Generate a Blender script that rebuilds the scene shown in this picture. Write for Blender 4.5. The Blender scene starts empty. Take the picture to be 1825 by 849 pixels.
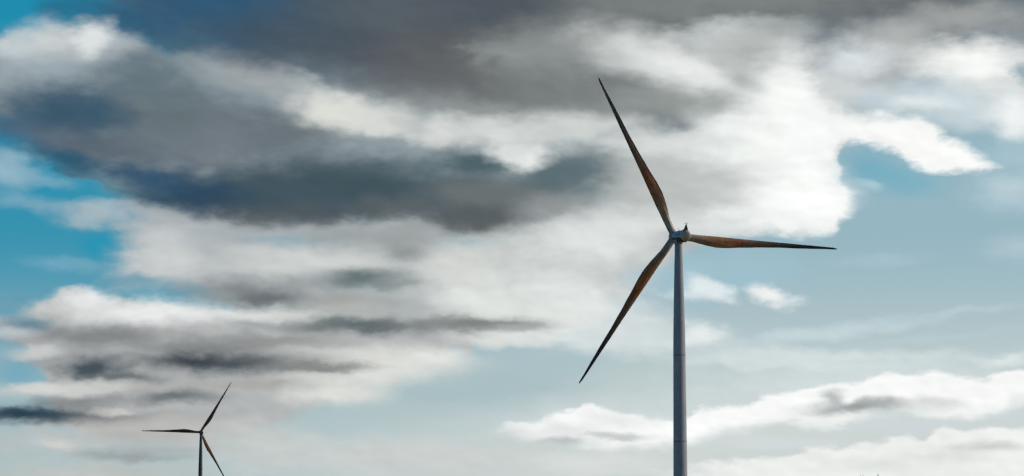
import bpy, bmesh, math, random
from mathutils import Vector, Matrix

R = math.radians
scene = bpy.context.scene
col = scene.collection
random.seed(7)

# ------------------------------------------------------------------ camera
F = 4312.0                      # focal length in photo pixels (about 85 mm)
PITCH = R(6.88)
CAM = Vector((0, 0, 1.7))
cd = bpy.data.cameras.new('camera')
cam = bpy.data.objects.new('camera', cd)
col.objects.link(cam)
cam.location = CAM
cam.rotation_euler = (math.pi/2 + PITCH, 0, 0)
cd.sensor_width = 36.0
cd.lens = F/1825*36.0
cd.clip_start = 0.5
cd.clip_end = 60000
scene.camera = cam

def ray(px, py):
    """world direction of a photo pixel, with unit component along the optical axis"""
    x = (px - 912.5)/F
    y = (424.5 - py)/F
    f = Vector((0, math.cos(PITCH), math.sin(PITCH)))
    u = Vector((0, -math.sin(PITCH), math.cos(PITCH)))
    return f + u*y + Vector((x, 0, 0))

# ------------------------------------------------------------------ light
SUN_EL, SUN_AZ = 30.0, 82.0     # azimuth clockwise from the view direction (+Y)
SKY = 0.1
sd = bpy.data.lights.new('sun', 'SUN')
sd.energy = 2.2
sd.angle = R(0.5)
sd.color = (1.0, 0.93, 0.84)
sun = bpy.data.objects.new('sun', sd)
col.objects.link(sun)
to_sun = Vector((math.sin(R(SUN_AZ))*math.cos(R(SUN_EL)), math.cos(R(SUN_AZ))*math.cos(R(SUN_EL)), math.sin(R(SUN_EL))))
sun.rotation_euler = to_sun.to_track_quat('Z', 'Y').to_euler()
scene.view_settings.view_transform = 'Standard'
scene.view_settings.look = 'None'
scene.view_settings.exposure = 0.0
scene.view_settings.gamma = 1.0
scene.view_settings.use_curve_mapping = False

def lin(c):
    c = c/255.0
    return c/12.92 if c <= 0.04045 else ((c + 0.055)/1.055)**2.4
def rgb(r, g, b, k=1.0):
    return (lin(r)*k, lin(g)*k, lin(b)*k, 1.0)

# ------------------------------------------------------------------ world: clear air + cloud banks by azimuth and elevation
world = bpy.data.worlds.new('World')
scene.world = world
world.use_nodes = True
world.cycles.sampling_method = 'MANUAL'
world.cycles.sample_map_resolution = 512
scene.cycles.use_adaptive_sampling = True
scene.cycles.adaptive_threshold = 0.04
scene.cycles.adaptive_min_samples = 8
NT = world.node_tree
NT.nodes.clear()
N = NT.nodes.new
LK = NT.links.new

def put(sock, v):
    if isinstance(v, bpy.types.NodeSocket): LK(v, sock)
    elif v is not None: sock.default_value = v
def M(op, a, b=None, c=None, clamp=False):
    n = N('ShaderNodeMath'); n.operation = op; n.use_clamp = clamp
    put(n.inputs[0], a); put(n.inputs[1], b); put(n.inputs[2], c)
    return n.outputs[0]
def VM(op, a, b=None, out=0):
    n = N('ShaderNodeVectorMath'); n.operation = op
    put(n.inputs[0], a); put(n.inputs[1], b)
    return n.outputs[out]
def comb(x, y, z=0.0):
    n = N('ShaderNodeCombineXYZ'); put(n.inputs[0], x); put(n.inputs[1], y); put(n.inputs[2], z)
    return n.outputs[0]
def sstep(v, a, b, lo=0.0, hi=1.0):
    n = N('ShaderNodeMapRange'); n.interpolation_type = 'SMOOTHSTEP'; n.clamp = True
    put(n.inputs[0], v); put(n.inputs[1], a); put(n.inputs[2], b); put(n.inputs[3], lo); put(n.inputs[4], hi)
    return n.outputs[0]
def mixc(f, a, b, blend='MIX'):
    n = N('ShaderNodeMix'); n.data_type = 'RGBA'; n.blend_type = blend
    put(n.inputs[0], f); put(n.inputs[6], a); put(n.inputs[7], b)
    return n.outputs[2]
def mixf(f, a, b):
    n = N('ShaderNodeMix'); n.data_type = 'FLOAT'
    put(n.inputs[0], f); put(n.inputs[2], a); put(n.inputs[3], b)
    return n.outputs[0]
def noise(vec, scale, detail=4.0, rough=0.5, lac=2.0, dist=0.0, out=0):
    n = N('ShaderNodeTexNoise'); n.noise_dimensions = '3D'
    put(n.inputs['Vector'], vec)
    n.inputs['Scale'].default_value = scale; n.inputs['Detail'].default_value = detail
    n.inputs['Roughness'].default_value = rough; n.inputs['Lacunarity'].default_value = lac
    n.inputs['Distortion'].default_value = dist
    return n.outputs[out]

tc = N('ShaderNodeTexCoord')
D = tc.outputs['Generated']
sp = N('ShaderNodeSeparateXYZ'); LK(D, sp.inputs[0])
dx, dy, dz = sp.outputs
# azimuth and elevation, in units of 1/F rad (x to the right, y downwards from the top of the low sky)
X = M('MULTIPLY_ADD', M('ARCTAN2', dx, dy), F, 912.5)
Y = M('MULTIPLY_ADD', M('ARCSINE', dz), -F, 945.0)

def conv(px, py):
    d = ray(px, py).normalized()
    return math.atan2(d.x, d.y)*F + 912.5, 945.0 - math.asin(d.z)*F

P = comb(X, Y, 0.0)
PA = comb(M('MULTIPLY', X, 0.01), M('MULTIPLY', Y, 0.019), 3.7)      # flattened domain: layers stretch along the horizon
wcol = noise(PA, 0.42, 4.0, 0.52, out=1)
wv = VM('MULTIPLY', VM('SUBTRACT', wcol, (0.58, 0.5, 0.5)), (66.0, 34.0, 0.0))
fcol = noise(PA, 1.7, 5.0, 0.58, out=1)                                # fine billows
P1 = VM('ADD', VM('ADD', P, wv), VM('MULTIPLY', VM('SUBTRACT', fcol, (0.5, 0.5, 0.5)), (46.0, 30.0, 0.0)))
E = M('SUBTRACT', noise(PA, 1.9, 5.0, 0.52), 0.5)           # ragged edges

class Lay: pass
L = Lay()

# --- clear air: Nishita, graded towards teal, with a pale veil low down and towards the right
nis = N('ShaderNodeTexSky'); nis.sky_type = 'NISHITA'; nis.sun_disc = False
nis.sun_elevation = R(SUN_EL); nis.sun_rotation = R(SUN_AZ)
nis.air_density = 1.0; nis.dust_density = 0.6; nis.ozone_density = 2.0
hs = N('ShaderNodeHueSaturation'); LK(nis.outputs[0], hs.inputs['Color'])
hs.inputs['Hue'].default_value = 0.49; hs.inputs['Saturation'].default_value = 1.5; hs.inputs['Value'].default_value = 1.0
air = hs.outputs[0]
G = 1.0/SKY
veil = M('ADD', sstep(Y, 400.0, 900.0, 0.0, 0.66), sstep(X, 100.0, 1400.0, 0.0, 0.46), clamp=True)
L.c = mixc(veil, mixc(0.8, air, rgb(0, 140, 172, G)), rgb(205, 213, 211, G))
L.cov = 0.0

def lift(c):
    return [v + max(0, v - 195)*0.16 for v in c]

def apply(alpha, colour, cover):
    L.c = mixc(alpha, L.c, rgb(*lift(colour), k=G))
    L.cov = mixf(alpha, L.cov, cover)

def puff_group():
    g = bpy.data.node_groups.new('cloud_puff', 'ShaderNodeTree')
    for nm, ty in (('Vector', 'NodeSocketVector'), ('Edge', 'NodeSocketFloat'), ('Color', 'NodeSocketColor'), ('Cover', 'NodeSocketFloat'),
                   ('Location', 'NodeSocketVector'), ('Rotation', 'NodeSocketVector'), ('Scale', 'NodeSocketVector'), ('Ragged', 'NodeSocketFloat'),
                   ('Soft', 'NodeSocketFloat'), ('Opacity', 'NodeSocketFloat'), ('Cloud', 'NodeSocketColor'), ('Cloud Cover', 'NodeSocketFloat')):
        g.interface.new_socket(nm, in_out='INPUT', socket_type=ty)
    g.interface.new_socket('Color', in_out='OUTPUT', socket_type='NodeSocketColor')
    g.interface.new_socket('Cover', in_out='OUTPUT', socket_type='NodeSocketFloat')
    global N, LK
    keep = N, LK
    N, LK = g.nodes.new, g.links.new
    i = N('NodeGroupInput').outputs
    # the next bank is only worked out once the one behind it is finished (keeps the shader stack small)
    t = N('ShaderNodeVectorMath'); t.operation = 'MULTIPLY_ADD'
    LK(i['Color'], t.inputs[0]); t.inputs[1].default_value = (1e-7, 1e-7, 1e-7); LK(i['Vector'], t.inputs[2])
    mp = N('ShaderNodeMapping'); mp.vector_type = 'TEXTURE'
    LK(t.outputs[0], mp.inputs[0]); LK(i['Location'], mp.inputs[1]); LK(i['Rotation'], mp.inputs[2]); LK(i['Scale'], mp.inputs[3])
    ln = VM('LENGTH', mp.outputs[0], out=1)
    v = M('MULTIPLY_ADD', i['Edge'], i['Ragged'], M('SUBTRACT', 1.0, ln))
    al = sstep(v, 0.0, i['Soft'], 0.0, i['Opacity'])
    o = N('NodeGroupOutput')
    LK(mixc(al, i['Color'], i['Cloud']), o.inputs[0])
    LK(mixf(al, i['Cover'], i['Cloud Cover']), o.inputs[1])
    N, LK = keep
    return g
PUFF = puff_group()

def puff(cx, cy, rx, ry, colour, op=1.0, soft=0.9, ns=0.5, rot=0.0, cover=1.0):
    """a soft bank of cloud: centre, radii and tilt (degrees, clockwise)"""
    cx, cy = conv(cx, cy)
    rx, ry = rx*1.28, ry*1.35
    n = N('ShaderNodeGroup'); n.node_tree = PUFF
    i = n.inputs
    put(i['Vector'], P1); put(i['Edge'], E); put(i['Color'], L.c); put(i['Cover'], L.cov)
    i['Location'].default_value = (cx, cy, 0); i['Rotation'].default_value = (0, 0, R(rot)); i['Scale'].default_value = (rx, ry, 1)
    i['Ragged'].default_value = ns; i['Soft'].default_value = soft; i['Opacity'].default_value = op
    i['Cloud'].default_value = rgb(*lift(colour), k=G); i['Cloud Cover'].default_value = cover
    L.c, L.cov = n.outputs[0], n.outputs[1]

CX0, CX1, CY0, CY1 = -200.0, 2025.0, -200.0, 1049.0
def curve(pts, xn):
    n = N('ShaderNodeFloatCurve')
    LK(xn, n.inputs['Value'])
    cv = n.mapping.curves[0]
    q = []
    for p in pts:
        x, y = conv(*p)
        q.append(((x - CX0)/(CX1 - CX0), (y - CY0)/(CY1 - CY0)))
    q.sort()
    if q[0][0] > 0.002: q.insert(0, (0.0, q[0][1]))
    if q[-1][0] < 0.998: q.append((1.0, q[-1][1]))
    while len(cv.points) < len(q): cv.points.new(0.5, 0.5)
    for i, (a, b) in enumerate(q):
        cv.points[i].location = (a, b)
    for pt in cv.points: pt.handle_type = 'AUTO_CLAMPED'
    n.mapping.extend = 'HORIZONTAL'
    n.mapping.update()
    return M('MULTIPLY_ADD', n.outputs[0], CY1 - CY0, CY0)

def band(top, bot, colour, st=12.0, sb=30.0, nt=14.0, nb=22.0, op=1.0, cover=1.0, x0=None, x1=None, fx=60.0):
    """a cloud bank between an upper and a lower outline (photo pixels turned into sky angles)"""
    t = N('ShaderNodeVectorMath'); t.operation = 'MULTIPLY_ADD'
    put(t.inputs[0], L.c); t.inputs[1].default_value = (1e-7, 1e-7, 1e-7); LK(P1, t.inputs[2])
    sx = N('ShaderNodeSeparateXYZ'); LK(t.outputs[0], sx.inputs[0])
    X1, Y1 = sx.outputs[0], sx.outputs[1]
    xn = M('DIVIDE', M('SUBTRACT', X1, CX0), CX1 - CX0)
    a = M('DIVIDE', M('MULTIPLY_ADD', E, nt*4, M('SUBTRACT', Y1, curve(top, xn))), st) if top else 5.0
    b = M('DIVIDE', M('MULTIPLY_ADD', E, nb*4, M('SUBTRACT', curve(bot, xn), Y1)), sb) if bot else 5.0
    v = M('MINIMUM', a, b)
    if x0 is not None: v = M('MINIMUM', v, M('DIVIDE', M('MULTIPLY_ADD', E, fx*.8, M('SUBTRACT', X1, x0)), fx))
    if x1 is not None: v = M('MINIMUM', v, M('DIVIDE', M('MULTIPLY_ADD', E, fx*.8, M('SUBTRACT', x1, X1)), fx))
    apply(sstep(v, 0.0, 1.0, 0.0, op), colour, cover)

# ---- grey haze of the high deck, behind everything
band(None, [(-60,-60),(100,-30),(200,40),(260,90),(330,130),(400,200),(500,300),(900,330),(1300,330),(1500,240),(1825,150)],
     (112,124,131), st=60, sb=80, nt=8, nb=6, x0=60, fx=240)
puff(900, 220, 380, 90, (158,163,162), 0.9)
puff(240, 45, 170, 60, (58,98,124), 0.9)
puff(110, 10, 70, 24, (40,110,142), 0.7)
# ---- upper dark deck
band(None, [(-60,-40),(100,-20),(170,8),(200,30),(260,55),(330,82),(400,105),(430,112),(500,118),(570,138),(620,158),(700,180),(760,190),(850,196),(950,202),(1050,208),(1150,214),(1250,212),(1300,190),(1420,90),(1500,75),(1600,95),(1680,90),(1740,45),(1825,30)],
     (86,93,98), sb=80, nb=7, x0=100, fx=220)
puff(1330, -10, 420, 62, (128,133,133), 0.9)
puff(1100, 10, 200, 44, (122,128,128), 0.8)
puff(1700, 30, 160, 30, (166,169,168), 0.8)
puff(360, 10, 250, 75, (44,88,120), 0.9)
puff(430, 65, 120, 55, (58,84,104), 0.8)
puff(560, 70, 160, 80, (72,86,98), 0.8)
puff(700, 20, 160, 40, (88,98,106), 0.7)
puff(800, 120, 200, 70, (98,100,103), 0.8)
puff(880, 10, 170, 40, (78,87,95), 0.9)
puff(930, 150, 150, 40, (106,110,110), 0.7)
# upper right pale deck (under the grey top)
band([(850,60),(950,48),(1050,40),(1150,28),(1250,30),(1300,50),(1400,80),(1500,50),(1600,85),(1640,95),(1700,60),(1760,30),(1825,18)],
     [(850,120),(950,130),(1050,150),(1150,180),(1250,300),(1300,430),(1480,430),(1500,250),(1560,240),(1700,250),(1825,260)],
     (206,210,210), st=130, sb=80, nt=6, nb=7, x0=780, fx=340)
puff(330, 82, 90, 34, (66,96,116), 0.9)
# ---- main bank, heads at the upper left, body running down to the right
band([(-60,50),(0,62),(30,76),(45,56),(85,40),(110,44),(120,36),(150,38),(175,50),(190,60),(235,62),(250,74),(300,84),(340,92),(375,98),(400,108),(450,116),(500,120),(560,132),(600,157),(660,170),(720,184),(790,194),(900,205),(1000,215),(1100,226)],
     [(-60,225),(0,240),(40,268),(90,300),(150,335),(250,370),(400,402),(500,412),(700,415),(850,412),(950,395),(1050,350),(1150,330)],
     (142,155,161), st=26, sb=46, nt=9, nb=5, x1=1180, fx=180)
puff(240, 215, 260, 85, (92,107,117), 0.92)
puff(480, 240, 170, 55, (100,111,118), 0.9)
puff(220, 268, 200, 30, (86,100,112), 0.8, rot=6)
puff(70, 75, 85, 42, (205,210,210), 0.9)
puff(160, 72, 45, 40, (218,222,222), 0.95, ns=.7)
puff(20, 90, 50, 35, (200,206,208), 0.8)
puff(215, 85, 45, 30, (180,188,192), 0.8)
puff(70, 125, 110, 38, (155,168,176), 0.8)
puff(255, 140, 100, 60, (96,114,124), 0.85)
puff(380, 118, 80, 36, (152,160,165), 0.6)
puff(470, 145, 100, 30, (168,174,176), 0.7, rot=12)
puff(170, 200, 130, 32, (92,108,120), 0.7)
puff(340, 235, 170, 70, (114,122,130), 0.8, rot=10)
puff(290, 200, 90, 55, (100,115,120), 0.7)
puff(95, 195, 130, 56, (54,86,108), 0.9)
puff(150, 205, 85, 36, (60,90,108), 0.8)
puff(30, 235, 100, 35, (62,96,122), 0.8, rot=15)
puff(120, 255, 110, 26, (92,105,118), 0.7, rot=12)
# bright strip along the middle of the bank
puff(620, 200, 140, 42, (206,209,206), 0.95, rot=10)
puff(590, 200, 90, 32, (218,219,214), 0.9, rot=10, ns=.6)
puff(680, 222, 80, 26, (222,223,219), 0.9, rot=14, ns=.7)
puff(790, 228, 170, 30, (190,195,194), 0.9, rot=6)
puff(780, 240, 60, 26, (212,214,212), 0.9, ns=.8)
puff(900, 240, 130, 34, (212,215,213), 0.95, rot=8, ns=.6)
puff(1030, 225, 150, 30, (206,210,208), 0.9, ns=.6)
# backing of the dark body
band([(150,350),(220,335),(300,340),(500,330),(900,330),(1100,300),(1250,300)], [(150,400),(220,430),(400,450),(1100,450),(1250,420)],
     (168,176,179), st=40, sb=40, nt=5, nb=5, x0=150, x1=1250, fx=120)
# dark underside
band([(40,290),(100,275),(180,292),(260,300),(340,288),(420,262),(500,255),(560,254),(620,258),(700,268),(780,276),(840,268),(880,282),(920,304),(960,306),(1000,285),(1060,270),(1120,280)],
     [(60,290),(100,312),(150,330),(200,352),(260,372),(330,388),(400,400),(500,412),(570,416),(640,404),(700,398),(760,404),(850,418),(900,400),(950,382),(1000,352),(1060,330),(1120,310)],
     (68,86,96), st=70, sb=34, nt=5, nb=5, x1=1170, fx=160)
puff(130, 288, 90, 22, (20,80,108), 0.85, rot=14)
puff(330, 340, 130, 45, (44,72,96), 0.9, rot=8)
puff(250, 318, 90, 24, (42,80,108), 0.8, rot=16)
puff(500, 385, 160, 26, (82,90,95), 0.75)
puff(620, 320, 180, 48, (66,86,94), 0.8)
puff(850, 348, 130, 34, (112,118,118), 0.85)
puff(850, 395, 90, 24, (96,99,99), 0.85)
puff(700, 370, 110, 22, (94,102,104), 0.7)
puff(850, 290, 120, 22, (66,92,98), 0.85)
puff(960, 350, 130, 44, (104,112,113), 0.85)
puff(1010, 310, 105, 38, (74,98,106), 0.95)
puff(850, 388, 150, 28, (90,97,100), 0.9)
puff(1055, 318, 115, 44, (92,110,115), 0.85)
puff(1120, 345, 70, 40, (134,144,147), 0.7)
puff(1000, 370, 100, 30, (150,155,155), 0.8)
puff(940, 285, 45, 26, (228,230,228), 0.98, ns=.9, soft=.85)
puff(905, 268, 50, 22, (218,221,219), 0.9, ns=.9, soft=.85)
# ---- middle bank under the dark body
band([(130,380),(150,366),(180,356),(205,364),(240,385),(300,392),(400,404),(500,416),(640,406),(760,406),(850,420),(950,392),(1050,345),(1150,330),(1300,330)],
     [(130,540),(200,530),(240,530),(300,530),(400,560),(500,620),(700,640),(840,620),(1000,600),(1100,560),(1180,500),(1250,450),(1400,425)],
     (180,186,187), st=34, sb=40, nt=5, nb=7, x0=168, x1=1420, fx=110)
puff(280, 470, 80, 40, (208,210,210), 0.85)
puff(300, 425, 70, 24, (196,201,203), 0.8)
puff(390, 425, 90, 28, (170,178,182), 0.8)
puff(480, 465, 110, 32, (204,207,206), 0.9)
puff(600, 470, 140, 26, (206,209,207), 0.85)
puff(720, 425, 80, 38, (156,160,160), 0.85)
puff(725, 455, 45, 20, (138,144,145), 0.8)
puff(600, 420, 80, 20, (150,155,155), 0.6)
puff(830, 480, 110, 45, (212,214,211), 0.9)
puff(870, 530, 130, 40, (222,225,222), 0.9)
puff(920, 440, 90, 40, (198,202,200), 0.8)
puff(1060, 430, 140, 50, (222,225,223), 0.9)
puff(1000, 500, 160, 50, (214,218,216), 0.85)
puff(1020, 560, 170, 60, (226,229,227), 0.9)
puff(900, 560, 140, 30, (218,221,218), 0.85)
puff(620, 545, 150, 26, (170,173,171), 0.8)
# blue breaks by the rotor
puff(1150, 490, 50, 26, (176,198,206), 0.75, cover=0)
puff(1330, 480, 120, 45, (158,192,203), 0.95, cover=0)
puff(1230, 500, 60, 55, (163,195,206), 0.9, cover=0)
# ---- big white cloud on the right
band([(1040,330),(1090,260),(1150,222),(1250,195),(1320,120),(1380,90),(1440,120),(1470,190),(1490,262),(1502,322),(1528,366),(1533,382),(1560,390)],
     [(1040,300),(1100,345),(1200,420),(1300,425),(1350,424),(1420,432),(1455,432),(1480,420),(1492,404),(1520,398),(1534,384),(1560,330)],
     (234,237,235), st=80, sb=26, nt=8, nb=7, x1=1536, fx=40)
puff(1150, 320, 110, 100, (176,182,183), 0.85)
puff(1060, 318, 110, 44, (98,115,120), 0.8)
puff(1180, 295, 110, 36, (180,186,186), 0.75)
puff(1180, 355, 150, 50, (186,191,190), 0.9)
puff(1250, 325, 170, 44, (190,194,192), 0.9)
puff(1130, 400, 110, 34, (216,219,217), 0.8)
puff(1260, 405, 90, 24, (206,212,212), 0.7)
puff(1190, 255, 180, 26, (214,218,216), 0.85)
puff(1390, 230, 90, 70, (240,242,240), 0.8)
puff(1420, 340, 110, 60, (246,247,246), 0.9)
# grey shelves above the rotor
puff(1180, 175, 190, 32, (146,153,151), 0.95, rot=4)
puff(1010, 150, 150, 40, (122,128,126), 0.7)
puff(980, 95, 170, 62, (140,146,145), 0.85)
puff(1185, 100, 200, 50, (224,227,225), 0.95, soft=1.15, rot=14, ns=.3)
puff(1240, 120, 70, 26, (232,234,232), 0.8, rot=20)
puff(1300, 60, 110, 30, (212,216,216), 0.8)
puff(1335, 145, 60, 24, (176,182,181), 0.9, rot=28)
puff(1300, 110, 40, 18, (196,201,200), 0.7, rot=20)
puff(1350, 82, 120, 46, (184,189,188), 0.9)
puff(1625, 105, 110, 42, (198,202,201), 0.9)
puff(1400, 160, 70, 90, (240,242,240), 0.85)
puff(1390, 50, 80, 22, (160,167,167), 0.8)
puff(1580, 65, 110, 32, (178,181,180), 0.85)
puff(1520, 110, 80, 40, (218,224,227), 0.85)
puff(1730, 110, 110, 45, (244,245,243), 0.95)
puff(1560, 180, 70, 16, (190,203,211), 0.85, rot=6)
puff(1700, 190, 150, 44, (200,212,217), 0.9, rot=12)
puff(1640, 185, 60, 14, (226,231,232), 0.6)
puff(1800, 210, 60, 45, (240,242,241), 0.85)
# ---- blue pocket and the white arm
puff(1540, 302, 66, 42, (112,170,190), 0.85, soft=1.1, cover=0)
puff(1600, 320, 90, 34, (120,176,194), 0.85, cover=0, rot=10)
puff(1800, 275, 90, 26, (166,194,204), 0.85, cover=0)
band([(1420,215),(1480,225),(1530,206),(1580,196),(1610,196),(1640,206),(1680,232),(1720,256),(1755,276),(1778,292),(1800,300)],
     [(1420,230),(1480,246),(1530,262),(1560,272),(1585,280),(1610,296),(1640,306),(1700,318),(1745,316),(1765,308),(1782,296),(1800,280)],
     (243,244,242), st=30, sb=20, nt=8, nb=8, x0=1440, x1=1786, fx=60)
puff(1450, 225, 90, 34, (241,243,242), 0.85)
puff(1515, 226, 80, 26, (243,244,242), 0.9)
puff(1800, 338, 85, 46, (190,208,214), 0.9, soft=1.1)
puff(1822, 132, 26, 22, (140,165,174), 0.85, cover=0)
# ---- left: wisps in the blue
puff(15, 300, 65, 38, (150,182,197), 0.9, rot=12)
puff(70, 312, 60, 18, (130,172,192), 0.7, rot=14)
puff(50, 362, 85, 18, (118,166,188), 0.85, rot=6)
puff(130, 388, 60, 24, (140,172,186), 0.85, rot=12)
puff(165, 380, 55, 30, (172,188,195), 0.9)
puff(118, 474, 80, 15, (112,166,188), 0.8, rot=4)
puff(240, 505, 60, 12, (92,150,172), 0.7, cover=0)
puff(170, 440, 40, 28, (20,148,182), 0.6, cover=0)
# ---- lower left banks
band([(-60,556),(0,548),(50,538),(90,534),(103,518),(125,508),(145,513),(175,522),(200,517),(230,527),(265,532),(300,542),(350,541),(400,546),(450,550),(520,556),(620,560)],
     [(-60,570),(0,600),(60,680),(100,760),(200,800),(450,780),(600,722),(700,715),(705,690),(650,672),(760,672),(818,668),(826,650),(815,632),(840,610),(960,604),(1000,600)],
     (178,181,181), st=16, sb=34, nt=7, nb=7, x1=1000, fx=160)
puff(20, 545, 40, 26, (108,158,178), 0.8)
puff(40, 570, 50, 16, (100,140,158), 0.8)
puff(270, 556, 200, 26, (226,228,227), 0.95)
puff(150, 535, 60, 22, (228,230,229), 0.9)
puff(460, 562, 120, 14, (214,216,214), 0.9)
puff(650, 655, 200, 46, (220,221,217), 0.95)
puff(600, 700, 110, 24, (218,219,215), 0.95)
puff(770, 645, 70, 26, (222,223,219), 0.9)
puff(900, 600, 120, 18, (218,221,218), 0.9)
# dark streaks
puff(440, 518, 150, 30, (124,130,133), 0.92, soft=1.0)
puff(470, 531, 70, 14, (98,107,112), 0.8)
puff(640, 498, 110, 23, (98,114,118), 0.95, soft=1.0, ns=.4)
puff(720, 506, 60, 10, (140,150,150), 0.7)
puff(600, 530, 90, 14, (160,163,162), 0.7)
puff(640, 581, 220, 19, (112,120,121), 0.95, soft=1.0, ns=.4)
puff(640, 580, 90, 11, (92,103,106), 0.8)
puff(860, 576, 130, 16, (126,131,130), 0.92, soft=.85)
puff(160, 598, 180, 24, (130,133,135), 0.9, ns=.7)
puff(450, 610, 180, 16, (140,142,142), 0.85, ns=.7)
puff(40, 578, 40, 14, (96,130,144), 0.7)
puff(330, 622, 150, 14, (128,131,132), 0.8)
puff(120, 640, 110, 24, (144,148,150), 0.8)
puff(20, 660, 46, 30, (120,170,188), 0.95, cover=0)
puff(10, 590, 50, 14, (186,194,197), 0.85)
puff(55, 625, 60, 13, (198,200,199), 0.9)
puff(400, 648, 230, 24, (76,84,90), 0.95, soft=1.0, ns=.2)
puff(330, 642, 80, 13, (50,62,72), 0.85)
puff(560, 655, 120, 10, (128,130,130), 0.8)
puff(150, 661, 70, 24, (58,74,84), 0.95, soft=.85, ns=.8)
puff(215, 675, 80, 12, (96,104,108), 0.85)
puff(440, 684, 130, 12, (166,166,162), 0.85)
puff(110, 695, 180, 16, (204,205,203), 0.9)
puff(60, 690, 60, 12, (212,213,211), 0.7)
puff(300, 690, 110, 14, (172,172,170), 0.7)
puff(300, 708, 100, 16, (102,109,113), 0.92, soft=1.0, ns=.4)
puff(130, 716, 120, 12, (128,132,134), 0.8)
puff(150, 745, 170, 18, (128,129,129), 0.85)
puff(60, 738, 160, 18, (48,70,84), 0.97, soft=1.0, ns=.4)
puff(10, 735, 60, 12, (30,56,74), 0.8)
puff(205, 735, 46, 8, (206,206,203), 0.9)
puff(300, 770, 220, 30, (186,186,183), 0.9)
puff(80, 790, 150, 26, (192,194,193), 0.85)
puff(20, 785, 60, 22, (176,190,194), 0.7)
puff(230, 812, 120, 12, (152,157,159), 0.8, ns=.7)
puff(300, 800, 150, 8, (170,173,173), 0.6)
puff(100, 795, 40, 9, (206,206,203), 0.7)
puff(160, 840, 260, 22, (190,194,191), 0.85)
puff(460, 790, 120, 50, (198,202,200), 0.8)
# ---- clear gap in the lower middle
puff(880, 690, 190, 50, (168,190,194), 0.85, cover=0)
puff(990, 650, 90, 26, (170,193,198), 0.85, cover=0)
puff(760, 705, 90, 24, (168,190,194), 0.8, cover=0)
puff(700, 735, 160, 22, (176,194,196), 0.7, cover=0)
puff(700, 815, 300, 40, (203,206,204), 0.85)
# ---- right: thin veils and small puffs
puff(912, 580, 50, 10, (174,177,175), 0.7)
puff(1130, 600, 160, 36, (216,222,222), 0.75)
puff(1240, 600, 48, 24, (228,232,232), 0.92, ns=.8)
puff(1270, 516, 46, 18, (222,229,231), 0.9, rot=28, ns=.8, soft=.7)
puff(1235, 525, 50, 16, (214,222,225), 0.8, ns=.8)
puff(1368, 528, 46, 22, (234,236,235), 0.97, rot=14, ns=.9, soft=.85)
puff(1405, 535, 30, 10, (214,224,227), 0.7, ns=.8)
puff(1545, 332, 30, 10, (178,204,214), 0.8, rot=12, ns=.8)
puff(1490, 636, 270, 16, (206,216,217), 0.9)
puff(1330, 636, 150, 22, (208,217,218), 0.8)
puff(1460, 594, 230, 14, (200,214,217), 0.8, rot=-7)
puff(1660, 560, 200, 9, (186,206,212), 0.6, rot=-5)
puff(1420, 650, 200, 10, (210,219,220), 0.6, rot=2)
puff(1560, 465, 110, 16, (172,196,204), 0.5)
puff(1815, 445, 60, 26, (174,197,206), 0.8)
puff(1660, 600, 200, 8, (186,205,211), 0.4, rot=-4)
puff(1780, 642, 60, 12, (222,229,230), 0.7)
# ---- lower right banks
puff(1560, 690, 380, 60, (218,225,226), 0.6)
puff(1120, 750, 300, 50, (212,219,220), 0.5)
band([(860,756),(890,750),(930,746),(1000,736),(1020,724),(1040,712),(1070,718),(1100,726),(1150,732),(1200,738),(1230,722),(1260,718),(1300,717),(1340,704),(1400,692),(1440,684),(1480,675),(1520,676),(1548,672),(1570,664),(1620,662),(1680,660),(1740,672),(1780,661),(1825,655),(1900,650)],
     [(860,760),(890,776),(940,792),(1000,806),(1100,812),(1200,806),(1260,790),(1330,782),(1400,768),(1450,770),(1525,764),(1560,756),(1640,758),(1720,762),(1760,750),(1825,728),(1900,720)],
     (242,243,242), st=14, sb=38, nt=7, nb=7, x0=870, fx=90)
puff(1000, 770, 130, 22, (220,222,221), 0.8)
puff(1100, 750, 110, 18, (228,231,230), 0.7)
puff(990, 789, 46, 9, (184,190,192), 0.85)
puff(1090, 779, 80, 7, (188,193,194), 0.8)
puff(1510, 730, 120, 15, (150,158,158), 0.97, soft=1.0, ns=.4)
puff(1470, 712, 24, 22, (166,174,174), 0.8, rot=-20)
puff(1560, 722, 60, 14, (168,174,173), 0.8)
puff(1660, 722, 70, 16, (208,211,210), 0.85)
puff(1620, 762, 210, 13, (204,212,215), 0.9, cover=0)
puff(1380, 790, 130, 13, (208,215,217), 0.85, cover=0)
puff(1460, 754, 70, 9, (232,234,232), 0.85)
puff(1790, 742, 60, 14, (202,211,215), 0.8, cover=0)
band([(1100,830),(1240,822),(1300,817),(1380,808),(1420,800),(1470,795),(1520,786),(1560,782),(1610,772),(1640,772),(1670,760),(1700,756),(1740,760),(1775,754),(1825,760)],
     [(1100,900),(1825,900)], (231,233,231), st=14, sb=30, nt=8, nb=6, x0=1120, fx=200)
puff(1760, 797, 90, 13, (204,206,204), 0.9)
puff(1560, 830, 130, 22, (221,225,222), 0.7)
puff(1680, 815, 110, 14, (218,222,219), 0.6)
puff(1060, 825, 150, 22, (220,222,220), 0.6)


# --- relief: lit and shaded sides of the billows inside the banks
PB = VM('ADD', PA, (0.10, -0.16, 0.0))
r1 = M('SUBTRACT', noise(PA, 0.62, 3.0, 0.5), noise(PB, 0.62, 3.0, 0.5))
gain = M('MULTIPLY_ADD', M('MULTIPLY', r1, 0.62), L.cov, 1.0)
front = VM('SCALE', L.c); front.node.inputs[3].default_value = 1.0
LK(gain, front.node.inputs[3])

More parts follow.
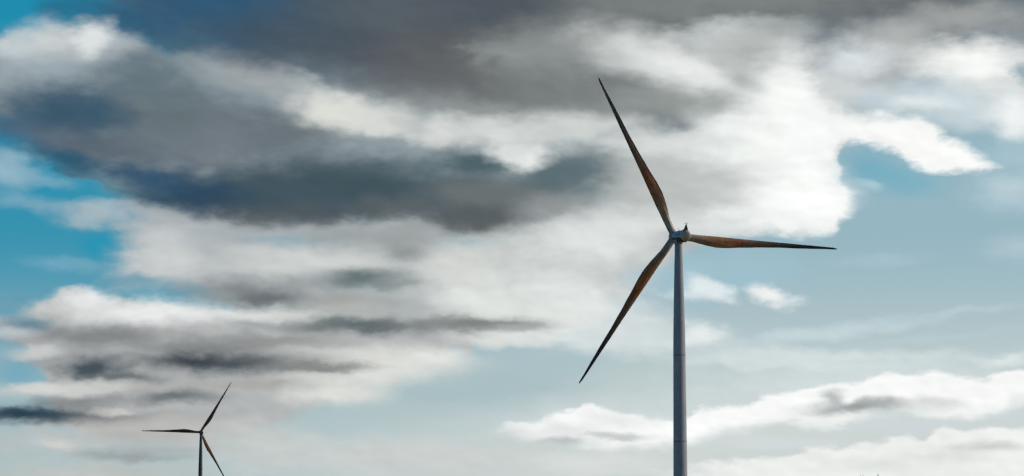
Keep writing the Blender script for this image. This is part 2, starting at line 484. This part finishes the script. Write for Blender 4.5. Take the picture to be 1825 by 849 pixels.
# --- the rest of the sky, out of the frame: broken grey deck, unseen open blue left and dark behind, added to cool the turbines' shading
pl = M('ADD', M('MAXIMUM', dz, 0.0), 0.16)
q = comb(M('DIVIDE', dx, pl), M('DIVIDE', dy, pl), 1.3)
cov = sstep(noise(q, 0.9, 6.0, 0.55), 0.40, 0.60)
dk = sstep(noise(q, 0.55, 4.0, 0.5), 0.35, 0.65)
cl = mixc(dk, rgb(205, 208, 208, G), rgb(88, 96, 104, G))
cl = mixc(sstep(dy, 0.4, -0.5, 0.0, 0.75), cl, rgb(48, 62, 82, G))
cov = M('MULTIPLY', cov, sstep(dx, -0.6, 0.4, 0.10, 1.0))
around = mixc(cov, mixc(0.5, air, rgb(20, 82, 132, G)), cl)
win = M('MULTIPLY', M('MULTIPLY', sstep(X, -900.0, -150.0), sstep(X, 2800.0, 2000.0)), sstep(Y, -700.0, -120.0))
win = M('MULTIPLY', win, sstep(dy, 0.0, 0.3))
sky = mixc(win, around, front)
bg = N('ShaderNodeBackground'); LK(sky, bg.inputs[0]); bg.inputs[1].default_value = SKY
wo = N('ShaderNodeOutputWorld'); LK(bg.outputs[0], wo.inputs[0])

# ------------------------------------------------------------------ materials
def new_mat(name):
    m = bpy.data.materials.new(name); m.use_nodes = True
    b = m.node_tree.nodes['Principled BSDF']
    return m, m.node_tree, b
def paint(name, c, rough=0.45, var=0.12, scale=0.6, metal=0.0):
    m, t, b = new_mat(name)
    g = t.nodes.new('ShaderNodeTexCoord')
    n = t.nodes.new('ShaderNodeTexNoise'); n.inputs['Scale'].default_value = scale; n.inputs['Detail'].default_value = 6
    mp = t.nodes.new('ShaderNodeMapping'); mp.inputs[3].default_value = (1, 1, 0.25)
    t.links.new(g.outputs['Object'], mp.inputs[0]); t.links.new(mp.outputs[0], n.inputs['Vector'])
    r = t.nodes.new('ShaderNodeValToRGB')
    r.color_ramp.elements[0].position = 0.3; r.color_ramp.elements[1].position = 0.7
    r.color_ramp.elements[0].color = tuple(v*(1 - var) for v in c) + (1,)
    r.color_ramp.elements[1].color = tuple(min(1, v*(1 + var)) for v in c) + (1,)
    t.links.new(n.outputs[0], r.inputs[0]); t.links.new(r.outputs[0], b.inputs['Base Color'])
    b.inputs['Roughness'].default_value = rough; b.inputs['Metallic'].default_value = metal
    return m

M_TOWER = paint('tower_paint', (0.36, 0.37, 0.39), 0.5, 0.16, 0.5)
M_SEAM = paint('seam_dark', (0.13, 0.14, 0.15), 0.6)
M_NAC = paint('nacelle_paint', (0.34, 0.46, 0.55), 0.4, 0.06, 0.8)
M_CANOPY = paint('canopy_paint', (0.52, 0.38, 0.26), 0.45, 0.10, 0.9)
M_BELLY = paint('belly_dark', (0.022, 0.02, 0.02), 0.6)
M_BLACK = paint('mast_black', (0.015, 0.015, 0.017), 0.5)
M_LETTER = paint('letter_blue', (0.01, 0.035, 0.07), 0.5)
M_HUB = paint('hub_paint', (0.36, 0.35, 0.34), 0.45, 0.08, 0.9)
M_EDGE = paint('blade_edge', (0.03, 0.028, 0.027), 0.55)

def blade_material():
    m, t, b = new_mat('blade_backlit')  # white blade: backlit orange glow to dark tip painted in along the radius
    g = t.nodes.new('ShaderNodeTexCoord')
    s = t.nodes.new('ShaderNodeSeparateXYZ'); t.links.new(g.outputs['Object'], s.inputs[0])
    n = t.nodes.new('ShaderNodeTexNoise'); n.inputs['Scale'].default_value = 0.5; n.inputs['Detail'].default_value = 7
    n.inputs['Roughness'].default_value = 0.65
    t.links.new(g.outputs['Object'], n.inputs['Vector'])
    ma = t.nodes.new('ShaderNodeMath'); ma.operation = 'MULTIPLY_ADD'
    t.links.new(n.outputs[0], ma.inputs[0]); ma.inputs[1].default_value = 0.10
    mr = t.nodes.new('ShaderNodeMath'); mr.operation = 'MULTIPLY_ADD'
    t.links.new(s.outputs[2], mr.inputs[0]); mr.inputs[1].default_value = 1/50.5; mr.inputs[2].default_value = -0.05
    t.links.new(mr.outputs[0], ma.inputs[2])
    r = t.nodes.new('ShaderNodeValToRGB')
    stops = [(0.0, (0.42, 0.39, 0.35)), (0.10, (0.42, 0.33, 0.23)), (0.20, (0.44, 0.22, 0.095)), (0.34, (0.45, 0.155, 0.045)),
             (0.415, (0.42, 0.10, 0.024)), (0.43, (0.31, 0.15, 0.068)), (0.60, (0.17, 0.10, 0.056)), (0.78, (0.05, 0.04, 0.034)), (1.0, (0.025, 0.023, 0.023))]
    cr = r.color_ramp
    while len(cr.elements) < len(stops): cr.elements.new(0.5)
    for e, (p, c) in zip(cr.elements, stops):
        e.position = p; e.color = c + (1,)
    t.links.new(ma.outputs[0], r.inputs[0])
    n2 = t.nodes.new('ShaderNodeTexNoise'); n2.inputs['Scale'].default_value = 1.3; n2.inputs['Detail'].default_value = 8
    mp = t.nodes.new('ShaderNodeMapping'); mp.inputs[3].default_value = (1.0, 1.0, 0.3)
    t.links.new(g.outputs['Object'], mp.inputs[0]); t.links.new(mp.outputs[0], n2.inputs['Vector'])
    v = t.nodes.new('ShaderNodeMapRange'); v.inputs[1].default_value = 0.3; v.inputs[2].default_value = 0.7; v.inputs[3].default_value = 0.6; v.inputs[4].default_value = 1.3
    t.links.new(n2.outputs[0], v.inputs[0])
    sc = t.nodes.new('ShaderNodeVectorMath'); sc.operation = 'SCALE'
    t.links.new(r.outputs[0], sc.inputs[0]); t.links.new(v.outputs[0], sc.inputs[3])
    t.links.new(sc.outputs[0], b.inputs['Base Color'])
    b.inputs['Roughness'].default_value = 0.5
    return m
M_BLADE = blade_material()

# ------------------------------------------------------------------ mesh helpers
def obj(name, bm, mat, parent=None, smooth=True):
    me = bpy.data.meshes.new(name)
    bmesh.ops.recalc_face_normals(bm, faces=bm.faces[:])
    bm.to_mesh(me); bm.free()
    for p in me.polygons: p.use_smooth = smooth
    me.materials.append(mat)
    o = bpy.data.objects.new(name, me)
    col.objects.link(o)
    if parent: o.parent = parent
    return o
def lathe(bm, prof, axis='Z', seg=48, close=True):
    """prof: (radius, position along axis)"""
    rings = []
    for r, h in prof:
        ring = []
        for k in range(seg):
            a = 2*math.pi*k/seg
            c, s = r*math.cos(a), r*math.sin(a)
            v = {'Z': (c, s, h), 'Y': (c, h, s)}[axis]
            ring.append(bm.verts.new(v))
        rings.append(ring)
    for A, B in zip(rings, rings[1:]):
        for k in range(seg):
            bm.faces.new((A[k], A[(k+1) % seg], B[(k+1) % seg], B[k]))
    if close:
        bm.faces.new(rings[0][::-1]); bm.faces.new(rings[-1])
    return rings
def box(bm, c, s, mat=None):
    v = [bm.verts.new((c[0]+s[0]/2*i, c[1]+s[1]/2*j, c[2]+s[2]/2*k)) for i in (-1, 1) for j in (-1, 1) for k in (-1, 1)]
    for f in ((0,1,3,2), (4,6,7,5), (0,4,5,1), (2,3,7,6), (0,2,6,4), (1,5,7,3)):
        bm.faces.new([v[i] for i in f])
    if mat is not None: bmesh.ops.transform(bm, matrix=mat, verts=v)
    return v
def tube(bm, pts, rad, seg=8):
    rings = []
    for i, p in enumerate(pts):
        p = Vector(p)
        t = (Vector(pts[min(i+1, len(pts)-1)]) - Vector(pts[max(i-1, 0)])).normalized()
        a = t.orthogonal().normalized(); b = t.cross(a)
        r = rad[i] if isinstance(rad, (list, tuple)) else rad
        rings.append([bm.verts.new(p + a*r*math.cos(2*math.pi*k/seg) + b*r*math.sin(2*math.pi*k/seg)) for k in range(seg)])
    for A, B in zip(rings, rings[1:]):
        for k in range(seg): bm.faces.new((A[k], A[(k+1) % seg], B[(k+1) % seg], B[k]))
    bm.faces.new(rings[0][::-1]); bm.faces.new(rings[-1])

def interp(tab, x):
    for (a, *va), (b, *vb) in zip(tab, tab[1:]):
        if x <= b:
            t = max(0, (x-a)/(b-a)); t = t*t*(3-2*t)*0.5 + t*0.5
            return [p + (q-p)*t for p, q in zip(va, vb)]
    return list(tab[-1][1:])

# ------------------------------------------------------------------ wind turbine
HUB_Z = 85.4
TILT = R(5.5)
CONE = R(2.5)
OVER = 3.7                     # hub centre ahead of the tower axis
# radius: leading edge, trailing edge, thickness ratio, twist (deg)
BLADE = [(1.2, 1.00, 1.00, 1.0, 0), (3.0, 1.00, 1.00, 1.0, 0), (5.3, 1.00, 1.15, 0.80, 8), (8.0, .95, 1.62, 0.52, 13), (10.5, .90, 2.00, 0.38, 14),
         (13.0, .84, 2.20, 0.31, 12), (15.5, .76, 2.10, 0.27, 10), (21.3, .60, 1.55, 0.23, 7), (27.0, .52, 1.08, 0.20, 5), (33.0, .45, .72, 0.19, 3),
         (42.0, .32, .48, 0.18, 1), (48.5, .22, .30, 0.17, 0), (50.0, .19, .25, 0.17, 0), (50.5, .11, .14, 0.2, 0)]
BLADE = [(r, a, b, t, -w) for r, a, b, t, w in BLADE]               # the leading edge is pitched into the wind
def section(r, grow=0.0, n=20):
    """outline in local (lead, thick): leading edge towards +x"""
    le, te, th, tw = interp(BLADE, r)
    ch = le + te
    pts = []
    for k in range(n):
        a = 2*math.pi*k/n
        s = (1 + math.cos(a))/2                      # 1 at the leading edge
        x = -te + ch*s
        u = 1 - s
        foil = 5*(0.2969*math.sqrt(u) - 0.126*u - 0.3516*u*u + 0.2843*u**3 - 0.1015*u**4)*ch*th
        circ = math.sqrt(max(0, .25 - (s-.5)**2))*ch*th
        w = max(0.0, min(1.0, (r-3.0)/5.0))
        t = (circ*(1-w) + foil*w) + grow
        if grow: x = -te - grow + (ch + 2*grow)*s
        pts.append((x, (t if math.sin(a) >= 0 else -t)))
    c, s_ = math.cos(R(tw)), math.sin(R(tw))
    return [(x*c - y*s_, x*s_ + y*c) for x, y in pts]
def loft(bm, radii, grow=0.0):
    rings = []
    for r in radii:
        bend = 0.9*(r/50.5)**2                       # loaded tip bends back downwind
        rings.append([bm.verts.new((x, y + bend, r)) for x, y in section(r, grow)])
    n = len(rings[0])
    for A, B in zip(rings, rings[1:]):
        for k in range(n): bm.faces.new((A[k], A[(k+1) % n], B[(k+1) % n], B[k]))
    bm.faces.new(rings[0][::-1]); bm.faces.new(rings[-1])

def make_blade(parent, ang):
    bm = bmesh.new()
    rr = [1.2, 2, 3, 4, 5, 6, 7, 8, 9, 10, 11, 12, 13, 14, 15.5, 17, 19, 21, 23, 25, 28, 31, 34, 37, 40, 43, 46, 48.5, 49.4, 50.0, 50.3, 50.5]
    loft(bm, rr)
    b = obj('blade', bm, M_BLADE, parent)
    # joint of the two shell sections
    bm = bmesh.new(); loft(bm, [20.93, 21.07], 0.012); obj('shell_joint', bm, M_EDGE, b)
    # dark serrated strip along the trailing edge, and the spoiler rib of the root
    bm = bmesh.new()
    prev = None
    for i in range(44):
        r = 6.0 + i*0.95
        le, te, th, tw = interp(BLADE, r)
        c, s_ = math.cos(R(tw)), math.sin(R(tw)); bend = 0.9*(r/50.5)**2
        q = []; wd = .20*min(1, i/8, (43-i)/9) + .005
        for x, y in ((-te + .05, .04), (-te + .05, -.04), (-te - wd, -.01), (-te - wd, .01)):
            q.append(bm.verts.new((x*c - y*s_, x*s_ + y*c + bend, r)))
        if prev:
            for k in range(4): bm.faces.new((prev[k], prev[(k+1) % 4], q[(k+1) % 4], q[k]))
        else: bm.faces.new(q[::-1])
        prev = q
    bm.faces.new(prev)
    obj('trailing_edge', bm, M_EDGE, b, False)
    bm = bmesh.new()
    pts = []
    for r in (4.0, 5.5, 7.0, 8.5, 10.0, 11.2):
        le, te, th, tw = interp(BLADE, r)
        sec = section(r, n=40)
        i = min(range(1, 20), key=lambda k: abs(sec[k][0] - (-te*0.30)))
        x, y = sec[i]
        pts.append((x, y + 0.9*(r/50.5)**2, r))
    tube(bm, pts, 0.07, 6)
    obj('spoiler_rib', bm, M_EDGE, b)
    bm = bmesh.new()
    pts = []; rr = []
    for i in range(26):
        r = 9.0 + i*1.62
        le, te, th, tw = interp(BLADE, r)
        pts.append((le*math.cos(R(tw)), le*math.sin(R(tw)) + 0.9*(r/50.5)**2, r)); rr.append(0.05 + 0.05*min(1, i/6))
    tube(bm, pts, rr, 8)
    obj('leading_edge', bm, M_EDGE, b)
    return b

def make_turbine():
    root = bpy.data.objects.new('wind_turbine', None); col.objects.link(root)
    # tower
    prof = [(2.10, 0.0), (2.08, 8), (1.97, 17), (1.80, 40.5), (1.70, 56.0), (1.40, 70.0), (1.12, 80.0), (1.06, 83.2)]
    bm = bmesh.new()
    dense = []
    for (r0, h0), (r1, h1) in zip(prof, prof[1:]):
        for k in range(4): dense.append((r0 + (r1-r0)*k/4, h0 + (h1-h0)*k/4))
    dense.append(prof[-1])
    lathe(bm, dense, seg=64)
    tw = obj('tower', bm, M_TOWER, root)
    def rad_at(h): return next(r0 + (r1-r0)*(h-h0)/(h1-h0) for (r0, h0), (r1, h1) in zip(prof, prof[1:]) if h <= h1)
    for h in (26.6, 51.0):
        bm = bmesh.new()
        r = rad_at(h)
        lathe(bm, [(r - .05, h - .14), (r + .03, h - .09), (r + .03, h + .09), (r - .05, h + .14)], seg=64, close=True)
        obj('flange_seam', bm, M_SEAM, tw)
    bm = bmesh.new(); lathe(bm, [(2.6, -0.6), (2.6, 0.25), (2.45, 0.35), (2.0, 0.35)], seg=48); obj('foundation_ring', bm, paint('concrete', (.35, .34, .32), .9), root)
    bm = bmesh.new(); lathe(bm, [(1.10, 82.7), (1.22, 82.8), (1.22, 83.35), (1.38, 83.5), (1.38, 83.95), (0.9, 84.1)], seg=48); obj('yaw_collar', bm, M_TOWER, root)
    # tilted frame carrying nacelle and rotor
    T = Matrix.Translation((0, 0, HUB_Z - OVER*math.sin(TILT))) @ Matrix.Rotation(TILT, 4, 'X')
    H = T @ Matrix.Translation((0, OVER, 0))
    SLIM = Matrix.Scale(0.78, 4, (1, 0, 0))                      # the housing is taller than wide
    def part(name, bm, mat, parent=root, smooth=True, frame=T @ SLIM):
        bm.transform(frame)
        return obj(name, bm, mat, parent, smooth)
    # nacelle body: a cylinder along Y (rear at -Y)
    bm = bmesh.new()
    lathe(bm, [(1.30, OVER-1.05), (1.42, OVER-1.15), (1.47, OVER-1.5), (1.50, 0.5), (1.50, -5.85), (1.44, -5.92)], 'Y')
    nac = part('nacelle', bm, M_NAC)
    bm = bmesh.new()
    cap = [(1.46, -5.82), (1.55, -5.88), (1.57, -6.2), (1.57, -7.1), (1.52, -7.65), (1.42, -7.98), (1.22, -8.18), (0.85, -8.27), (0.4, -8.3), (0.05, -8.3)]
    lathe(bm, cap, 'Y'); canopy = part('rear_canopy', bm, M_CANOPY)
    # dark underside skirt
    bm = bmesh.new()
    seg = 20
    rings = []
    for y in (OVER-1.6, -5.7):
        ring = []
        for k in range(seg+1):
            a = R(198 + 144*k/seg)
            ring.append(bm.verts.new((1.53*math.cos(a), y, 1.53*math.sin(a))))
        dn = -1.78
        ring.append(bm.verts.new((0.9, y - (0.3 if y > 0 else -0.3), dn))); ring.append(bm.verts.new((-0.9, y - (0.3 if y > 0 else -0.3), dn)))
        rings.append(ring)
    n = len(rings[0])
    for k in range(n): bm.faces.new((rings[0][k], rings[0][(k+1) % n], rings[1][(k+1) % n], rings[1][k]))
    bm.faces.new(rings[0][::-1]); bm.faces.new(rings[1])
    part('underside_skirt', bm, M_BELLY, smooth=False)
    # lettering on the left flank (too small to read): raised dark characters
    bm = bmesh.new()
    xs = [-0.6, -1.2, -1.8, -2.4, -3.0, -3.6, -4.2]
    def char(y, z0, z1, w, slant=0.0):
        for k in range(1):
            m = Matrix.Translation((0, y, 0)) @ Matrix.Shear('XZ', 4, (0.0, 0.0)) 
            for (yy, zz, hh, ww) in ((w*0.4, (z0+z1)/2, z1-z0, w*0.26), (-w*0.4, (z0+z1)/2, (z1-z0), w*0.26), (0, z1-.05, .10, w), (0, z0+.05, .10, w)):
                x = -math.sqrt(max(0.1, 1.5**2 - zz**2)) 
                box(bm, (x, y+yy, zz), (0.06, ww, hh))
    for i, y in enumerate(xs):
        char(y, 0.08 if i else -0.18, 0.46 if i < 6 else 0.78, 0.36)
    part('lettering', bm, M_LETTER, nac, False)
    bm = bmesh.new(); box(bm, (-1.44, OVER-2.2, -0.42), (0.08, 0.28, 0.34)); part('vent_hatch', bm, M_BELLY, nac, False)
    # tapered wind-vane mast with cross arm and cups
    bm = bmesh.new()
    vs = []
    for z, hw, hd, ox in ((1.40, .74, .50, 0.0), (3.35, .11, .10, .16)):
        vs.append([bm.verts.new((ox + sx*hw, -6.5 + sy*hd, z)) for sx, sy in ((-1,-1), (1,-1), (1,1), (-1,1))])
    for k in range(4): bm.faces.new((vs[0][k], vs[0][(k+1) % 4], vs[1][(k+1) % 4], vs[1][k]))
    bm.faces.new(vs[0][::-1]); bm.faces.new(vs[1])
    mast = part('vane_mast', bm, M_BLACK, smooth=False)
    bm = bmesh.new(); tube(bm, [(.12, -6.5, 3.3), (.12, -6.5, 3.55)], .06); tube(bm, [(-.36, -6.5, 3.5), (.60, -6.5, 3.5)], .05)
    for x in (-.36, .60):
        lathe_bm = [(0.02, 3.5), (.10, 3.56), (.12, 3.66), (.05, 3.70)]
        rings = lathe(bm, lathe_bm, seg=10)
        for rg in rings:
            for v in rg: v.co += Vector((x, -6.5, 0))
    part('anemometer', bm, M_SEAM, mast)
    bm = bmesh.new(); box(bm, (-0.45, -5.3, 1.58), (0.45, 0.8, 0.34)); part('roof_light', bm, M_BLACK, nac, False)
    bm = bmesh.new(); tube(bm, [(0, 0.4, 1.4), (0, 0.4, 2.05)], .05); tube(bm, [(0, .4, 2.02), (0, .4, 2.2)], .11); part('lightning_rod', bm, M_SEAM, nac)
    bm = bmesh.new(); box(bm, (0, -1.7, 1.53), (0.9, 1.4, 0.16)); part('roof_hatch', bm, M_NAC, nac, False)
    # hub and three blades
    bm = bmesh.new()
    lathe(bm, [(1.15, -1.0), (1.35, -0.9), (1.50, -0.4), (1.50, 0.5), (1.40, 1.1), (1.1, 1.7), (0.65, 2.1), (0.1, 2.25)], 'Y')
    hub = part('hub', bm, M_HUB, frame=H)
    rotor = []
    for k in range(3):
        b = make_blade(root, 0.0)
        rotor.append(b)
    return root, rotor, H

def pose_rotor(blades, H, phase):
    for k, b in enumerate(blades):
        ang = R(phase + 120*k)
        rad = Vector((math.cos(ang), 0, math.sin(ang)))
        rad = (rad*math.cos(CONE) + Vector((0, 1, 0))*math.sin(CONE)).normalized()
        lead = Vector((-math.sin(ang), 0, math.cos(ang)))
        up = rad.cross(lead)                                   # local y = upwind normal
        b.matrix_local = H @ Matrix((lead, up, rad)).transposed().to_4x4()

def copy_tree(o, parent=None):
    c = o.copy(); col.objects.link(c)
    if parent: c.parent = parent
    kids = [copy_tree(ch, c) for ch in list(o.children)]
    return c

turb, blades, H = make_turbine()
AIM = math.atan2(1200.5 - 912.5, F)
YAW = R(18.07) - AIM                                              # nose turned to the left of the line of sight
turb.rotation_euler = (0, 0, YAW)
def stand(root, px, py, depth):
    hub = CAM + ray(px, py)*depth
    off = Matrix.Rotation(YAW, 3, 'Z') @ Vector((0, OVER*math.cos(TILT), 0))
    root.location = (hub.x - off.x, hub.y - off.y, hub.z - HUB_Z)
    return root.location
stand(turb, 1201.9, 422.9, 695.0)
print('TURB near', tuple(turb.location))
turb.location.z = 0
turb['label'] = 'large near wind turbine with brown blades and pale tower, its whole rotor in view'
turb['category'] = 'wind turbine'
turb['group'] = 'wind turbines against the cloudy sky'
pose_rotor(blades, H, -2.4)

far = copy_tree(turb)
stand(far, 357.3, 771.2, 2085.0)
print('TURB far', tuple(far.location))
far.location.z = 0
far['label'] = 'small distant wind turbine in dark silhouette, its lowest blade cut off by the bottom edge'
pose_rotor([c for c in far.children if c.name.startswith('blade')], H, 59.35)
# same machine as the near one; its dark silhouette is painted into the colours
M_FAR = paint('far_tower_silhouette', (0.085, 0.085, 0.085), 0.6, 0.12, 0.4)
M_FARBLADE = paint('far_blade_silhouette', (0.06, 0.038, 0.026), 0.6, 0.2, 0.3)
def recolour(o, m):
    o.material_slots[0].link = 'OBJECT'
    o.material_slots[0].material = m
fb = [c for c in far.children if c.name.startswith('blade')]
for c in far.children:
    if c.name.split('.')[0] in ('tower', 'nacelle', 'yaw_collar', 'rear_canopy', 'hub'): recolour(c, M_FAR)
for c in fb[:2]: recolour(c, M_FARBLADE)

# ------------------------------------------------------------------ ground
def ground():
    bm = bmesh.new()
    radii = [0, 4, 10, 25, 60, 140, 300, 600, 1000, 1600, 2600, 4500, 9000, 20000, 40000]
    seg = 64
    c = bm.verts.new((0, 0, 0)); prev = None
    for r in radii[1:]:
        ring = [bm.verts.new((r*math.cos(2*math.pi*k/seg), r*math.sin(2*math.pi*k/seg), 0)) for k in range(seg)]
        for k in range(seg):
            if prev: bm.faces.new((prev[k], ring[k], ring[(k+1) % seg], prev[(k+1) % seg]))
            else: bm.faces.new((c, ring[k], ring[(k+1) % seg]))
        prev = ring
    m, t, b = new_mat('stubble_field')
    g = t.nodes.new('ShaderNodeTexCoord')
    n1 = t.nodes.new('ShaderNodeTexNoise'); n1.inputs['Scale'].default_value = 0.02; n1.inputs['Detail'].default_value = 8
    n2 = t.nodes.new('ShaderNodeTexNoise'); n2.inputs['Scale'].default_value = 3.0; n2.inputs['Detail'].default_value = 8
    for n in (n1, n2): t.links.new(g.outputs['Object'], n.inputs['Vector'])
    mx = t.nodes.new('ShaderNodeMath'); mx.operation = 'MULTIPLY_ADD'
    t.links.new(n2.outputs[0], mx.inputs[0]); mx.inputs[1].default_value = 0.5
    sc = t.nodes.new('ShaderNodeMath'); sc.operation = 'MULTIPLY'; t.links.new(n1.outputs[0], sc.inputs[0]); sc.inputs[1].default_value = 0.5
    t.links.new(sc.outputs[0], mx.inputs[2])
    r = t.nodes.new('ShaderNodeValToRGB')
    r.color_ramp.elements[0].position = 0.38; r.color_ramp.elements[0].color = (0.10, 0.085, 0.03, 1)
    r.color_ramp.elements[1].position = 0.62; r.color_ramp.elements[1].color = (0.26, 0.18, 0.075, 1)
    t.links.new(mx.outputs[0], r.inputs[0]); t.links.new(r.outputs[0], b.inputs['Base Color'])
    bp = t.nodes.new('ShaderNodeBump'); bp.inputs['Strength'].default_value = 0.6; bp.inputs['Distance'].default_value = 0.1
    t.links.new(n2.outputs[0], bp.inputs['Height']); t.links.new(bp.outputs[0], b.inputs['Normal'])
    b.inputs['Roughness'].default_value = 0.95
    o = obj('ground', bm, m, None, False)
    o['kind'] = 'structure'
ground()

# ------------------------------------------------------------------ two leafless trees whose top twigs reach into the frame
M_DARK = paint('bark_dark', (0.11, 0.095, 0.08), 0.9, 0.25, 2.0)
M_PALE = paint('bark_pale', (0.42, 0.41, 0.38), 0.9, 0.2, 2.0)
def bare_tree(px, py, depth, prongs, seed, label, M_BARK):
    rnd = random.Random(seed)
    top = CAM + ray(px, py)*depth
    h = top.z
    root = bpy.data.objects.new('bare_tree', None); col.objects.link(root)
    root.location = (top.x, top.y, 0)
    root['label'] = label; root['category'] = 'tree'; root['group'] = 'leafless trees at the bottom edge'
    bm = bmesh.new()
    n = 12
    pts = []
    for i in range(n+1):
        f = i/n
        w = (1-f)*0.25
        pts.append((rnd.uniform(-1, 1)*w, rnd.uniform(-1, 1)*w, -0.3 + (h*0.97 + 0.3)*f))
    pts[-1] = (0, 0, h*0.93)
    tube(bm, pts, [0.34*(1-i/n)**0.9 + 0.05 for i in range(n+1)], 10)
    obj('trunk', bm, M_BARK, root)
    bm = bmesh.new()
    def limb(p, d, ln, r, lev):
        q = [p]; rr = [r]
        for k in range(1, 6):
            d = (d + Vector((rnd.uniform(-.2, .2), rnd.uniform(-.2, .2), .16))).normalized()
            p = p + d*ln/5
            if p.z > h*0.90: break
            q.append(p); rr.append(r*(1 - k/6) + .012)
        if len(q) < 2: return
        tube(bm, q, rr, 5)
        if lev > 0:
            for k in range(1, len(q)):
                for _ in range(2):
                    a = rnd.uniform(0, 6.283)
                    dd = (d*0.7 + Vector((math.cos(a), math.sin(a), .25))*0.6).normalized()
                    limb(q[k], dd, ln*rnd.uniform(.4, .6), rr[k]*.6, lev-1)
    for i in range(26):
        f = 0.22 + 0.70*i/26
        a = i*2.4 + rnd.uniform(-.3, .3)
        z = h*f
        limb(Vector((0, 0, z)), Vector((math.cos(a), math.sin(a), 0.9)).normalized(), h*(0.26*(1-f)+.05), 0.10*(1-f)+.03, 2)
    for ox, dz in prongs:                                       # the topmost twigs
        tube(bm, [(0, 0, h*0.91), (ox*0.5, 0, h - 0.5 + dz*.5), (ox, 0, h + dz)], [0.06, 0.055, 0.035], 6)
    obj('crown', bm, M_BARK, root)
    return root
bare_tree(1538.4, 845.5, 620.0, [(0, 0), (-.75, -.25)], 3, 'bare tree showing one thin dark twig tip at the bottom edge', M_DARK)
bare_tree(1564.8, 844.6, 620.0, [(-.24, 0), (.22, -.02)], 9, 'bare tree showing a grey forked twig tip at the bottom edge', M_PALE)
